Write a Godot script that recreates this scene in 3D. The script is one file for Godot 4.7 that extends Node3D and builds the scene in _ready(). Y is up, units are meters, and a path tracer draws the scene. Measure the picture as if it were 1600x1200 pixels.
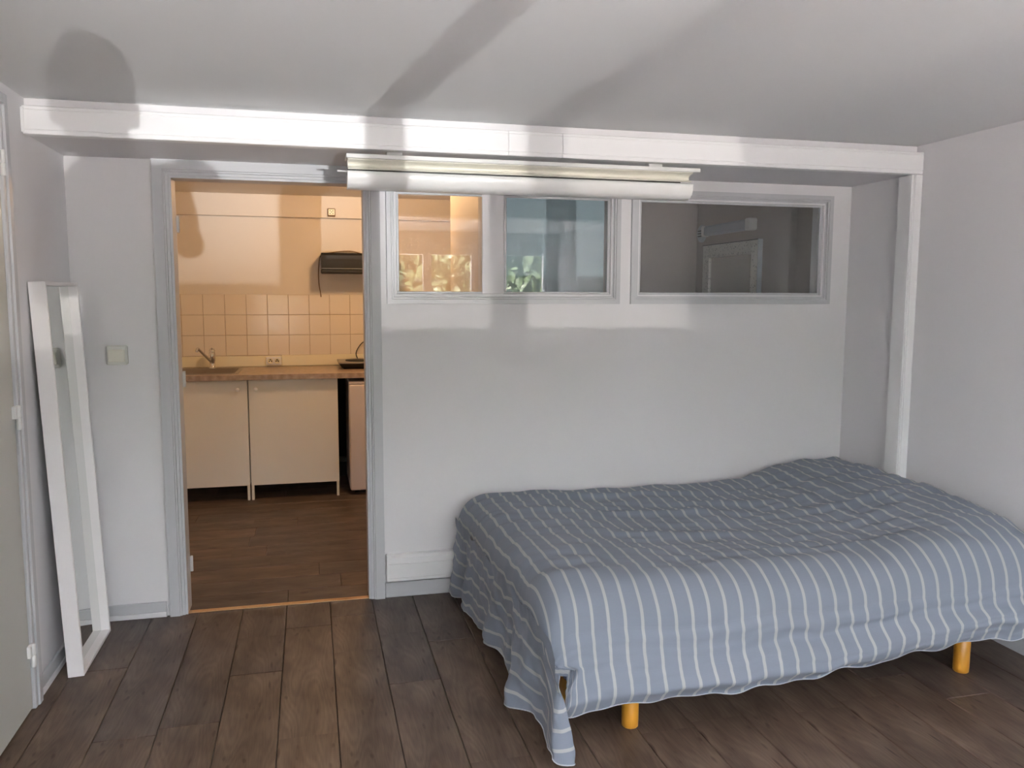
extends Node3D

# Room measures in metres: the partition with the doorway is z = 0, the window wall z = ZB.
const XL := -0.942
const XR := 2.675
const H := 2.06
const ZB := 5.0
const KB := -2.662
const KH := 2.112
const SOF := 1.937
var M := {}
var used := {}

func _ready():
	set_camera()
	set_light()
	make_materials()
	build_shell()
	build_floors()
	build_door_and_windows()
	build_trunking()
	build_bed()
	build_mirror()
	build_light_fitting()
	build_left_door()
	build_small_fittings()
	build_kitchen()
	build_bathroom()
	build_outside()
	build_person()

# ------------------------------------------------------------------ camera, sky, lights
func set_camera():
	var cam := Camera3D.new()
	cam.name = "camera"
	var yaw := 0.2422
	var pitch := 0.1077
	var roll := 0.0031
	var r := Vector3(cos(yaw), 0, sin(yaw))
	var fw := Vector3(sin(yaw), 0, -cos(yaw))
	var f2 := fw * cos(pitch) - Vector3.UP * sin(pitch)
	var up := Vector3.UP * cos(pitch) + fw * sin(pitch)
	var r2 := r * cos(roll) + up * sin(roll)
	var u2 := up * cos(roll) - r * sin(roll)
	cam.transform = Transform3D(Basis(r2, u2, -f2), Vector3(0, 1.3863, 3.6785))
	cam.fov = rad_to_deg(2.0 * atan(600.0 / 1276.65))
	cam.near = 0.01
	cam.far = 200
	add_child(cam)
	cam.current = true

func set_light():
	var env := Environment.new()
	env.background_mode = Environment.BG_SKY
	var sky := Sky.new()
	var sm := ProceduralSkyMaterial.new()
	sm.sky_top_color = Color(0.88, 0.90, 0.93)
	sm.sky_horizon_color = Color(0.93, 0.95, 0.97)
	sm.ground_bottom_color = Color(0.4, 0.4, 0.38)
	sm.ground_horizon_color = Color(0.7, 0.7, 0.68)
	sm.energy_multiplier = 1.0
	sky.sky_material = sm
	env.sky = sky
	env.background_energy_multiplier = 11.0
	env.ambient_light_source = Environment.AMBIENT_SOURCE_DISABLED
	env.tonemap_mode = Environment.TONE_MAPPER_LINEAR
	env.tonemap_exposure = 2.85
	env.sdfgi_enabled = true
	env.ssao_enabled = true
	env.ssil_enabled = true
	var we := WorldEnvironment.new()
	we.name = "environment"
	we.environment = env
	add_child(we)
	# high sun over the roof: it lights the yard and the trees, not the room
	var sun := DirectionalLight3D.new()
	sun.name = "sun"
	sun.light_color = Color(1.0, 0.965, 0.96)
	sun.light_energy = 42.0
	sun.light_angular_distance = 0.5
	sun.shadow_enabled = true
	sun.sky_mode = DirectionalLight3D.SKY_MODE_LIGHT_ONLY
	sun.transform = Transform3D(Basis.looking_at(Vector3(0.25, -1.35, 0.9), Vector3.UP), Vector3(0, 8, 0))
	add_child(sun)
	# low sunlight thrown back by a glass cloche in the garden, shining up through the window
	glint("glint_wide", Vector3(1.62, 0.30, 10.9), Vector3(0.2, 1.70, 0.0), 10.0, 0.25, 9.5, Color(1.0, 0.975, 0.95))
	glint("glint_narrow", Vector3(1.62, 0.30, 10.9), Vector3(0.0, 2.12, 0.5), 5.4, 0.75, 18.0, Color(0.97, 0.99, 1.0))

func glint(called: String, at: Vector3, to: Vector3, angle: float, soft: float, energy: float, c: Color):
	var s := SpotLight3D.new()
	s.name = called
	s.light_color = c
	s.light_energy = energy
	s.light_size = 0.02
	s.spot_range = 30.0
	s.spot_attenuation = 2.0
	s.spot_angle = angle
	s.spot_angle_attenuation = soft
	s.shadow_enabled = true
	s.transform = Transform3D(Basis.looking_at(to - at, Vector3.UP), at)
	add_child(s)

# ------------------------------------------------------------------ mesh helpers
func tool() -> SurfaceTool:
	var st := SurfaceTool.new()
	st.begin(Mesh.PRIMITIVE_TRIANGLES)
	st.set_smooth_group(-1)
	return st

func tri(st: SurfaceTool, a: Vector3, b: Vector3, c: Vector3, out: Vector3):
	if (b - a).cross(c - a).dot(out) > 0.0:
		var t := b
		b = c
		c = t
	for p in [a, b, c]:
		st.set_uv(Vector2(p.x, p.y))
		st.add_vertex(p)

func quad(st: SurfaceTool, a: Vector3, b: Vector3, c: Vector3, d: Vector3, out: Vector3):
	tri(st, a, b, c, out)
	tri(st, a, c, d, out)

# a box with chamfered edges; lo and hi are its corners, xf turns and moves it
func box(st: SurfaceTool, lo: Vector3, hi: Vector3, bev := 0.0, xf := Transform3D()):
	var c := (lo + hi) * 0.5
	var h := (hi - lo) * 0.5
	var b: float = min(bev, min(h.x, min(h.y, h.z)) * 0.9)
	var ax := [Vector3.RIGHT, Vector3.UP, Vector3.BACK]
	for i in 3:
		var n: Vector3 = ax[i]
		var u: Vector3 = ax[(i + 1) % 3]
		var v: Vector3 = ax[(i + 2) % 3]
		var hn: float = h[i]
		var hu: float = h[(i + 1) % 3]
		var hv: float = h[(i + 2) % 3]
		for s in [-1.0, 1.0]:
			var p: Vector3 = c + n * hn * s
			var U := u * (hu - b)
			var V := v * (hv - b)
			quad(st, xf * (p - U - V), xf * (p + U - V), xf * (p + U + V), xf * (p - U + V), xf.basis * (n * s))
			if b > 0.0:
				for s2 in [-1.0, 1.0]:
					var e1: Vector3 = c + n * hn * s + u * (hu - b) * s2
					var e2: Vector3 = c + n * (hn - b) * s + u * hu * s2
					quad(st, xf * (e1 - V), xf * (e1 + V), xf * (e2 + V), xf * (e2 - V), xf.basis * (n * s + u * s2))
	if b > 0.0:
		for sx in [-1.0, 1.0]:
			for sy in [-1.0, 1.0]:
				for sz in [-1.0, 1.0]:
					var k := Vector3(sx, sy, sz)
					tri(st, xf * (c + k * Vector3(h.x, h.y - b, h.z - b)), xf * (c + k * Vector3(h.x - b, h.y, h.z - b)), xf * (c + k * Vector3(h.x - b, h.y - b, h.z)), xf.basis * k)

# rows of points joined into a sheet; out_sign turns the faces over
func sheet(st: SurfaceTool, rows: Array, uvs: Array = [], flip := false, smooth := true, closed := false):
	st.set_smooth_group(0 if smooth else -1)
	for i in rows.size() - 1:
		var n: int = rows[i].size()
		for j in (n if closed else n - 1):
			var k := (j + 1) % n
			var idx := [[i, j], [i, k], [i + 1, k], [i, j], [i + 1, k], [i + 1, j]]
			if flip:
				idx = [[i, j], [i + 1, k], [i, k], [i, j], [i + 1, j], [i + 1, k]]
			for q in idx:
				if uvs.size():
					st.set_uv(uvs[q[0]][q[1]])
				else:
					st.set_uv(Vector2(rows[q[0]][q[1]].x, rows[q[0]][q[1]].y))
				st.add_vertex(rows[q[0]][q[1]])
	st.set_smooth_group(-1)

# a turned shape: profile of (radius, height) along an axis
func lathe(st: SurfaceTool, base: Vector3, axis: Vector3, prof: Array, n := 20, smooth := true):
	var z := axis.normalized()
	var x := z.cross(Vector3(0.3, 0.9, 0.2) if absf(z.y) < 0.8 else Vector3(0.9, 0.1, 0.3)).normalized()
	var y := z.cross(x)
	var rows := []
	for p in prof:
		var row := []
		for i in n:
			var a := TAU * i / n
			row.append(base + z * p[1] + (x * cos(a) + y * sin(a)) * p[0])
		rows.append(row)
	sheet(st, rows, [], true, smooth, true)

func tube(st: SurfaceTool, pts: Array, r: float, n := 8, ends := true):
	var rows := []
	var prev := Vector3.ZERO
	for i in pts.size():
		var t: Vector3 = (pts[min(i + 1, pts.size() - 1)] - pts[max(i - 1, 0)]).normalized()
		var x := prev - t * prev.dot(t)
		if x.length() < 0.01:
			x = t.cross(Vector3(0.31, 0.87, 0.38))
		x = x.normalized()
		prev = x
		var y := t.cross(x)
		var row := []
		for k in n:
			var a := TAU * k / n
			row.append(pts[i] + (x * cos(a) + y * sin(a)) * r)
		rows.append(row)
	if ends:
		var first := []
		var last := []
		for k in n:
			first.append(pts[0])
			last.append(pts[-1])
		rows.push_front(first)
		rows.append(last)
	sheet(st, rows, [], true, true, true)

func spline(pts: Array, steps := 8) -> Array:
	var c := Curve3D.new()
	for i in pts.size():
		var d: Vector3 = (pts[min(i + 1, pts.size() - 1)] - pts[max(i - 1, 0)]) / 6.0
		c.add_point(pts[i], -d, d)
	var out := []
	for i in (pts.size() - 1) * steps + 1:
		out.append(c.sample(i / steps, float(i % steps) / steps) if i < (pts.size() - 1) * steps else pts[-1])
	return out

# a closed outline in the plane across an axis, pushed along x from x0 to x1
func extrude_x(st: SurfaceTool, outline: Array, x0: float, x1: float, smooth := false):
	var r0 := []
	var r1 := []
	var poly := PackedVector2Array()
	for p in outline:
		poly.append(Vector2(p[0], p[1]))
		r0.append(Vector3(x0, p[1], p[0]))
		r1.append(Vector3(x1, p[1], p[0]))
	var cw := Geometry2D.is_polygon_clockwise(poly)
	sheet(st, [r0, r1], [], cw, smooth, true)
	var t := Geometry2D.triangulate_polygon(poly)
	for i in range(0, t.size(), 3):
		tri(st, r0[t[i]], r0[t[i + 1]], r0[t[i + 2]], Vector3.LEFT)
		tri(st, r1[t[i]], r1[t[i + 1]], r1[t[i + 2]], Vector3.RIGHT)

func numbered(called: String) -> String:
	var n: int = used.get(called, 0)
	used[called] = n + 1
	return called if n == 0 else "%s_%03d" % [called, n]

# one named mesh from a SurfaceTool
func obj(called: String, st: SurfaceTool, m: Material, parent: Node = null, normals := true) -> MeshInstance3D:
	if normals:
		st.generate_normals()
	var o := MeshInstance3D.new()
	o.mesh = st.commit()
	o.mesh.surface_set_material(0, m)
	o.cast_shadow = GeometryInstance3D.SHADOW_CASTING_SETTING_ON
	if parent == null:
		o.name = numbered(called)
		add_child(o)
	else:
		o.name = called
		parent.add_child(o, true)
	return o

func boxes(called: String, list: Array, bev: float, m: Material, parent: Node = null, xf := Transform3D()) -> MeshInstance3D:
	var st := tool()
	for b in list:
		box(st, Vector3(b[0], b[2], b[4]), Vector3(b[1], b[3], b[5]), bev, xf)
	return obj(called, st, m, parent)

func thing(called: String, label: String, category: String, at := Vector3.ZERO, group := "") -> Node3D:
	var o := Node3D.new()
	o.name = numbered(called)
	o.position = at
	add_child(o)
	tag(o, label, category, group)
	return o

func tag(o: Node, label: String, category: String, group := "", kind := ""):
	o.set_meta("label", label)
	o.set_meta("category", category)
	if group:
		o.set_meta("group", group)
	if kind:
		o.set_meta("kind", kind)

func struct(called: String, list: Array, bev: float, m: Material, label: String, category: String) -> MeshInstance3D:
	var o := boxes(called, list, bev, m)
	tag(o, label, category, "", "structure")
	return o

func struct_root(called: String, label: String, category: String) -> Node3D:
	var o := thing(called, label, category)
	o.set_meta("kind", "structure")
	return o

# ------------------------------------------------------------------ materials
func mat(called: String, c: Color, rough := 0.6, metal := 0.0) -> StandardMaterial3D:
	var m := StandardMaterial3D.new()
	m.resource_name = called
	m.albedo_color = c
	m.roughness = rough
	m.metallic = metal
	M[called] = m
	return m

func noise_tex(freq: float, seed_: int, size := 256, normal := false, strength := 2.0, oct := 4) -> NoiseTexture2D:
	var n := FastNoiseLite.new()
	n.seed = seed_
	n.frequency = freq
	n.fractal_octaves = oct
	var t := NoiseTexture2D.new()
	t.width = size
	t.height = size
	t.seamless = true
	t.noise = n
	t.as_normal_map = normal
	t.bump_strength = strength
	return t

func rough_paint(m: StandardMaterial3D, scale: float, tex: Texture2D, depth: float):
	m.uv1_triplanar = true
	m.uv1_world_triplanar = true
	m.uv1_scale = Vector3.ONE * scale
	m.normal_enabled = true
	m.normal_texture = tex
	m.normal_scale = depth

func make_materials():
	var plaster := noise_tex(0.02, 5, 256, true, 3.0)
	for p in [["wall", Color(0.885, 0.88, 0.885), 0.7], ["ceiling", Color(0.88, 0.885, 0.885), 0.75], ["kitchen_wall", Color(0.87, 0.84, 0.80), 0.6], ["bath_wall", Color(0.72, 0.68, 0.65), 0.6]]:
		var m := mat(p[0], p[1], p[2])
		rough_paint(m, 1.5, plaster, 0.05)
	mat("trim", Color(0.76, 0.765, 0.775), 0.35)
	mat("door_paint", Color(0.76, 0.77, 0.75), 0.4)
	mat("plastic", Color(0.93, 0.93, 0.93), 0.3)
	mat("mirror_white", Color(0.93, 0.92, 0.92), 0.4)
	mat("old_plastic", Color(0.85, 0.85, 0.82), 0.35)
	mat("cream", Color(0.88, 0.87, 0.82), 0.35)
	mat("enamel", Color(0.88, 0.88, 0.87), 0.3)
	mat("socket", Color(0.93, 0.90, 0.80), 0.35)
	mat("socket_dark", Color(0.12, 0.10, 0.08), 0.5)
	mat("tube", Color(0.93, 0.94, 0.93), 0.25)
	mat("dark_metal", Color(0.25, 0.25, 0.25), 0.4, 0.6)
	mat("chrome", Color(0.86, 0.86, 0.86), 0.09, 1.0)
	mat("steel", Color(0.62, 0.60, 0.58), 0.28, 1.0)
	mat("brass", Color(0.95, 0.82, 0.66), 0.2, 1.0)
	mat("mirror", Color(0.90, 0.91, 0.90), 0.01, 1.0)
	mat("cabinet", Color(0.90, 0.875, 0.83), 0.42)
	mat("cabinet_leg", Color(0.88, 0.85, 0.79), 0.45)
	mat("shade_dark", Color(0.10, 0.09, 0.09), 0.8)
	mat("fridge", Color(0.86, 0.81, 0.80), 0.35)
	mat("black", Color(0.065, 0.068, 0.075), 0.5)
	mat("cable", Color(0.45, 0.34, 0.2), 0.5)
	mat("black_cable", Color(0.03, 0.03, 0.03), 0.5)
	mat("tile", Color(0.90, 0.86, 0.81), 0.13)
	mat("grout", Color(0.74, 0.67, 0.60), 0.8)
	mat("blue_board", Color(0.72, 0.85, 0.90), 0.5)
	mat("leg_yellow", Color(0.74, 0.52, 0.17), 0.35)
	mat("mattress", Color(0.8, 0.8, 0.78), 0.8)
	mat("base_cloth", Color(0.35, 0.36, 0.4), 0.9)
	mat("lamp_plastic", Color(0.72, 0.75, 0.78), 0.3)
	mat("outside_wall", Color(0.62, 0.58, 0.54), 0.9)
	mat("ground", Color(0.64, 0.62, 0.61), 0.9)
	mat("bark", Color(0.30, 0.23, 0.17), 0.9)
	mat("skin", Color(0.80, 0.62, 0.52), 0.5)
	mat("shirt", Color(0.35, 0.38, 0.45), 0.85)
	mat("trousers", Color(0.18, 0.2, 0.26), 0.85)
	mat("hair", Color(0.16, 0.11, 0.08), 0.6)
	var g := mat("glass", Color(1, 1, 1, 0.03), 0.0)
	g.transparency = BaseMaterial3D.TRANSPARENCY_ALPHA
	var leaf := mat("leaf", Color(0.17, 0.22, 0.12), 0.6)
	leaf.backlight_enabled = true
	leaf.backlight = Color(0.12, 0.17, 0.07)
	var glow := mat("glow", Color(0.95, 0.9, 0.8), 0.4)
	glow.emission_enabled = true
	glow.emission = Color(1.0, 0.80, 0.55)
	glow.emission_energy_multiplier = 3.0
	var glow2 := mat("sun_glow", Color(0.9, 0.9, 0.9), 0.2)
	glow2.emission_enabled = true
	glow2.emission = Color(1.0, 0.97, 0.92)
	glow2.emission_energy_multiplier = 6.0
	# counter: beige stone-look laminate
	var ct := mat("counter", Color(0.72, 0.65, 0.60), 0.3)
	ct.uv1_triplanar = true
	ct.uv1_world_triplanar = true
	ct.uv1_scale = Vector3(2.2, 2.2, 2.2)
	var nt := noise_tex(0.03, 21, 256)
	var ramp := Gradient.new()
	ramp.set_color(0, Color(0.78, 0.74, 0.70))
	ramp.set_color(1, Color(1, 0.98, 0.95))
	nt.color_ramp = ramp
	ct.albedo_texture = nt
	for i in 4:
		var w := mat("wood_%d" % i, Color([0.95, 1.0, 0.93, 1.04][i], [0.95, 1.0, 0.94, 1.02][i], [0.97, 1.0, 0.97, 1.0][i]), 0.42)
		w.albedo_texture = wood_texture(i % 3)
		w.metallic_specular = 0.4
	var bc := mat("bedspread", Color(1, 1, 1), 0.85)
	bc.albedo_texture = stripe_texture()
	bc.rim_enabled = true
	bc.rim = 0.15
	bc.rim_tint = 0.5
	var hem := mat("hem", Color(0.68, 0.70, 0.73), 0.85)
	hem.rim_enabled = true
	hem.rim = 0.1
	var fr := mat("flower_frame", Color(1, 1, 1), 0.5)
	fr.albedo_texture = speck_texture()
	fr.uv1_triplanar = true
	fr.uv1_world_triplanar = true
	fr.uv1_scale = Vector3.ONE * 4.0

func wood_texture(k: int) -> ImageTexture:
	var w := 160
	var h := 768
	var a := FastNoiseLite.new()
	a.seed = 11 + k
	a.frequency = 1.0
	a.fractal_octaves = 2
	var b := FastNoiseLite.new()
	b.seed = 41 + k
	b.frequency = 1.0
	b.fractal_octaves = 3
	var im := Image.create(w, h, false, Image.FORMAT_RGB8)
	var dark := Color(0.235, 0.185, 0.155)
	var light := Color(0.45, 0.392, 0.348)
	for y in h:
		var v := y * 1.6 / h
		for x in w:
			var u := x * 0.2 / w - 0.1
			var warp := a.get_noise_2d(u * 7.0, v * 1.1)
			var rings := sin((u * 150.0 + warp * 26.0 + v * 2.0))
			var cloud := b.get_noise_2d(u * 9.0 + 7.0, v * 3.2)
			var fine := b.get_noise_2d(u * 330.0, v * 9.0)
			var knot := a.get_noise_2d(u * 22.0 + 30.0, v * 7.0 + 9.0)
			var t := 0.56 + 0.42 * cloud + 0.075 * rings + 0.20 * fine - 2.4 * maxf(knot - 0.56, 0.0)
			im.set_pixel(x, y, dark.lerp(light, clampf(t, 0.0, 1.0)))
	return ImageTexture.create_from_image(im)

func stripe_texture() -> ImageTexture:
	var rng := RandomNumberGenerator.new()
	rng.seed = 7
	var w := 128
	var h := 256
	var im := Image.create(w, h, false, Image.FORMAT_RGB8)
	var base := Color(0.497, 0.530, 0.583)
	var white := Color(0.70, 0.695, 0.69)
	for y in h:
		for x in w:
			var thread := 0.965 + 0.035 * (1.0 if (x + (y / 2) * 2) % 4 < 2 else -1.0) * rng.randf() + 0.02 * sin(y * 0.7)
			var c := base * thread
			var d := absf(x - 64.0)
			if d < 13.0:
				var dash := (y + (4 if x > 64 else 0)) % 8
				var s := 1.0 if d > 10.0 and dash < 5 or d <= 10.0 else 0.25
				if d <= 10.0:
					s = 0.90 if (x / 2 + y / 4) % 3 != 0 else 0.62
				c = c.lerp(white, s * (0.92 + 0.08 * rng.randf()))
			im.set_pixel(x, y, Color(c.r, c.g, c.b))
	return ImageTexture.create_from_image(im)

func speck_texture() -> ImageTexture:
	var rng := RandomNumberGenerator.new()
	rng.seed = 3
	var im := Image.create(256, 256, false, Image.FORMAT_RGB8)
	im.fill(Color(0.92, 0.91, 0.88))
	for i in 150:
		var cx := rng.randi_range(0, 255)
		var cy := rng.randi_range(0, 255)
		var r := rng.randf_range(1.5, 5.0)
		var sh := rng.randf_range(0.25, 0.6)
		for dy in range(-5, 6):
			for dx in range(-5, 6):
				if Vector2(dx, dy).length() < r * (0.65 + 0.35 * sin(atan2(dy, dx) * 5.0 + i)):
					im.set_pixel((cx + dx + 256) % 256, (cy + dy + 256) % 256, Color(sh, sh, sh * 0.95))
	return ImageTexture.create_from_image(im)

# ------------------------------------------------------------------ shell
func build_shell():
	var w: Material = M.wall
	struct("wall_left", [[XL - 0.15, XL, -0.1, H + 0.12, 0.0, ZB]], 0, w, "plain white left wall of the bedroom behind the leaning mirror", "wall")
	struct("wall_right", [[XR, XR + 0.15, -0.1, H + 0.12, 0.0, ZB]], 0, w, "plain white right wall of the bedroom beside the bed", "wall")
	# partition with the doorway and the two inner windows
	struct("wall_back", [
		[XL - 0.15, -0.546, 0, KH, -0.1, 0], [-0.546, 0.2385, 1.868, KH, -0.1, 0], [0.2385, 0.378, 0, KH, -0.1, 0],
		[0.378, 1.389, 0, 1.392, -0.1, 0], [0.378, 1.389, 1.842, KH, -0.1, 0], [1.389, 1.531, 0, KH, -0.1, 0],
		[1.531, 2.524, 0, 1.392, -0.1, 0], [1.531, 2.524, 1.842, KH, -0.1, 0], [2.524, XR + 0.15, 0, KH, -0.1, 0]], 0, w,
		"white partition wall with the kitchen doorway and two inner windows", "wall")
	struct("ceiling", [[XL - 0.15, XR + 0.15, H, H + 0.12, 0.0, ZB + 0.2]], 0, M.ceiling, "low white bedroom ceiling crossed by window bar shadows", "ceiling")
	struct("trim_1", [[XL, XR, SOF, H, 0.0, 0.453]], 0.002, w, "white boxed beam under the ceiling above the doorway", "beam")
	# window wall behind the camera, with one wide window of three panes
	var x0 := 0.02
	var x1 := 1.74
	var y0 := 0.76
	var y1 := 1.86
	var xa := -0.78
	var xb := -0.14
	var xc := 2.02
	var xd := 2.56
	struct("wall_rear", [[XL - 0.15, xa, -0.1, H + 0.12, ZB, ZB + 0.2], [xb, x0, -0.1, H + 0.12, ZB, ZB + 0.2], [x1, xc, -0.1, H + 0.12, ZB, ZB + 0.2], [xd, XR + 0.15, -0.1, H + 0.12, ZB, ZB + 0.2], [xc, xd, -0.1, y0, ZB, ZB + 0.2], [xc, xd, y1, H + 0.12, ZB, ZB + 0.2],
		[x0, x1, -0.1, y0, ZB, ZB + 0.2], [x0, x1, y1, H + 0.12, ZB, ZB + 0.2], [xa, xb, -0.1, y0, ZB, ZB + 0.2], [xa, xb, y1, H + 0.12, ZB, ZB + 0.2]], 0, w, "white window wall of the bedroom reflected in the inner panes", "wall")
	for k in 2:
		var na: float = [xa, xc][k]
		var nb: float = [xb, xd][k]
		var win2 := struct_root("window_%d" % (4 + k), ["narrow garden window left of the wide one behind the camera", "narrow garden window right of the wide one behind the camera"][k], "window")
		boxes("window_frame", [[na, na + 0.04, y0, y1, ZB + 0.02, ZB + 0.09], [nb - 0.04, nb, y0, y1, ZB + 0.02, ZB + 0.09], [na + 0.04, nb - 0.04, y0, y0 + 0.04, ZB + 0.02, ZB + 0.09], [na + 0.04, nb - 0.04, y1 - 0.04, y1, ZB + 0.02, ZB + 0.09]], 0.004, M.plastic, win2)
		boxes("pane", [[na + 0.04, nb - 0.04, y0 + 0.04, y1 - 0.04, ZB + 0.053, ZB + 0.057]], 0, M.glass, win2)
	var win := struct_root("window_3", "garden window mirrored in the inner panes, with leaves beyond", "window")
	boxes("window_frame", [[x0, x0 + 0.05, y0, y1, ZB + 0.02, ZB + 0.09], [x1 - 0.03, x1, y0, y1, ZB + 0.02, ZB + 0.09], [x0 + 0.05, x1 - 0.03, y0, y0 + 0.04, ZB + 0.02, ZB + 0.09], [x0 + 0.05, x1 - 0.03, y1 - 0.04, y1, ZB + 0.02, ZB + 0.09]], 0.004, M.plastic, win)
	for mx in [[0.835, 0.913], [1.187, 1.274]]:
		boxes("mullion", [[mx[0], mx[1], y0 + 0.04, y1 - 0.04, ZB + 0.02, ZB + 0.09]], 0.004, M.plastic, win)
	for px in [[x0 + 0.05, 0.835], [0.913, 1.187], [1.274, x1 - 0.03]]:
		boxes("pane", [[px[0], px[1], y0 + 0.04, y1 - 0.04, ZB + 0.053, ZB + 0.057]], 0, M.glass, win)
	# kitchen and bathroom behind the partition
	var k: Material = M.kitchen_wall
	struct("wall_kitchen_left", [[-1.25, -1.1, -0.1, KH + 0.1, KB, -0.1]], 0, k, "kitchen side wall beyond the left edge of the doorway", "wall")
	struct("wall_kitchen_right", [[0.80, 0.88, 0, KH, -1.05, -0.1], [1.36, 1.44, 0, KH, KB, -1.05]], 0, k, "thin wall between the kitchen and the bathroom behind the window post", "wall")
	struct("ceiling_kitchen", [[-1.25, XR + 0.15, KH, KH + 0.12, KB - 0.15, 0.0]], 0, k, "kitchen and bathroom ceiling beyond the partition", "ceiling")
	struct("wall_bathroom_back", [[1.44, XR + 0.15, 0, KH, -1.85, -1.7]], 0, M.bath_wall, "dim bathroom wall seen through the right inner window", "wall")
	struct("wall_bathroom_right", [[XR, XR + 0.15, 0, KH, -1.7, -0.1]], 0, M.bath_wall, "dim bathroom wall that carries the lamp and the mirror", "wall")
	struct("wall_shower", [[0.88, 1.80, 0, KH, -1.05, -0.98]], 0, M.blue_board, "blue grey bathroom wall close behind the middle pane", "wall")
	# lower mouldings
	var base := struct_root("baseboard_back", "grey baseboard with a pale lower strip along the partition", "baseboard")
	boxes("board", [[XL, -0.628, 0.02, 0.066, 0, 0.012]], 0.003, M.trim, base)
	boxes("strip", [[XL, -0.628, 0.0, 0.021, 0, 0.016]], 0.002, M.wall, base)
	boxes("board", [[0.309, XR, 0.0, 0.072, 0, 0.012]], 0.003, M.trim, base)
	var bl := struct_root("baseboard_left", "grey baseboard with a pale lower strip along the left wall", "baseboard")
	boxes("board", [[XL, XL + 0.012, 0.02, 0.066, 0.012, 0.66]], 0.003, M.trim, bl)
	boxes("strip", [[XL, XL + 0.016, 0.0, 0.021, 0.016, 0.66]], 0.002, M.wall, bl)
	struct("baseboard_right", [[XR - 0.012, XR, 0.0, 0.07, 0.5, ZB]], 0.003, M.trim, "grey baseboard along the right wall beyond the bed", "baseboard")

# one floorboard with bevelled long edges, grain running along its length
var plank_cache := {}
func plank_mesh(length: float, width: float, shift: float, turned: bool) -> ArrayMesh:
	var key := "%.3f %.3f %.2f %s" % [length, width, shift, turned]
	if plank_cache.has(key):
		return plank_cache[key]
	var st := tool()
	var b := 0.0022
	var hw := width * 0.5 - 0.0009
	var hl := length * 0.5 - 0.0007
	var rings := [[hw, hl, -0.008], [hw, hl, -b], [hw - b, hl - b, 0.0]]
	for i in 2:
		var p: Array = rings[i]
		var q: Array = rings[i + 1]
		for s in [[-1, -1, 1, -1], [1, -1, 1, 1], [1, 1, -1, 1], [-1, 1, -1, -1]]:
			plank_quad(st, Vector3(p[0] * s[0], p[2], p[1] * s[1]), Vector3(p[0] * s[2], p[2], p[1] * s[3]), Vector3(q[0] * s[2], q[2], q[1] * s[3]), Vector3(q[0] * s[0], q[2], q[1] * s[1]), Vector3(s[0] + s[2], 0.2, s[1] + s[3]), shift, turned)
	var t: Array = rings[2]
	plank_quad(st, Vector3(-t[0], 0, -t[1]), Vector3(t[0], 0, -t[1]), Vector3(t[0], 0, t[1]), Vector3(-t[0], 0, t[1]), Vector3.UP, shift, turned)
	st.generate_normals()
	plank_cache[key] = st.commit()
	return plank_cache[key]

func plank_quad(st: SurfaceTool, a: Vector3, b: Vector3, c: Vector3, d: Vector3, out: Vector3, shift: float, turned: bool):
	if turned:
		a = Vector3(a.z, a.y, a.x)
		b = Vector3(b.z, b.y, b.x)
		c = Vector3(c.z, c.y, c.x)
		d = Vector3(d.z, d.y, d.x)
		out = Vector3(out.z, out.y, out.x)
	for tri_ in [[a, b, c], [a, c, d]]:
		var l: Array = tri_
		if (l[1] - l[0]).cross(l[2] - l[0]).dot(out) > 0.0:
			l = [l[0], l[2], l[1]]
		for p in l:
			var u: float = p.z if turned else p.x
			var v: float = p.x if turned else p.z
			st.set_uv(Vector2(u / 0.2 + 0.5, v / 1.6 + shift))
			st.add_vertex(p)

func add_plank(parent: Node, at: Vector3, length: float, width: float, k: int, turned: bool):
	var o := MeshInstance3D.new()
	o.name = "plank"
	o.mesh = plank_mesh(length, width, (k % 6) * 0.17, turned)
	o.material_override = M["wood_%d" % (k % 4)]
	o.position = at
	parent.add_child(o, true)

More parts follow.
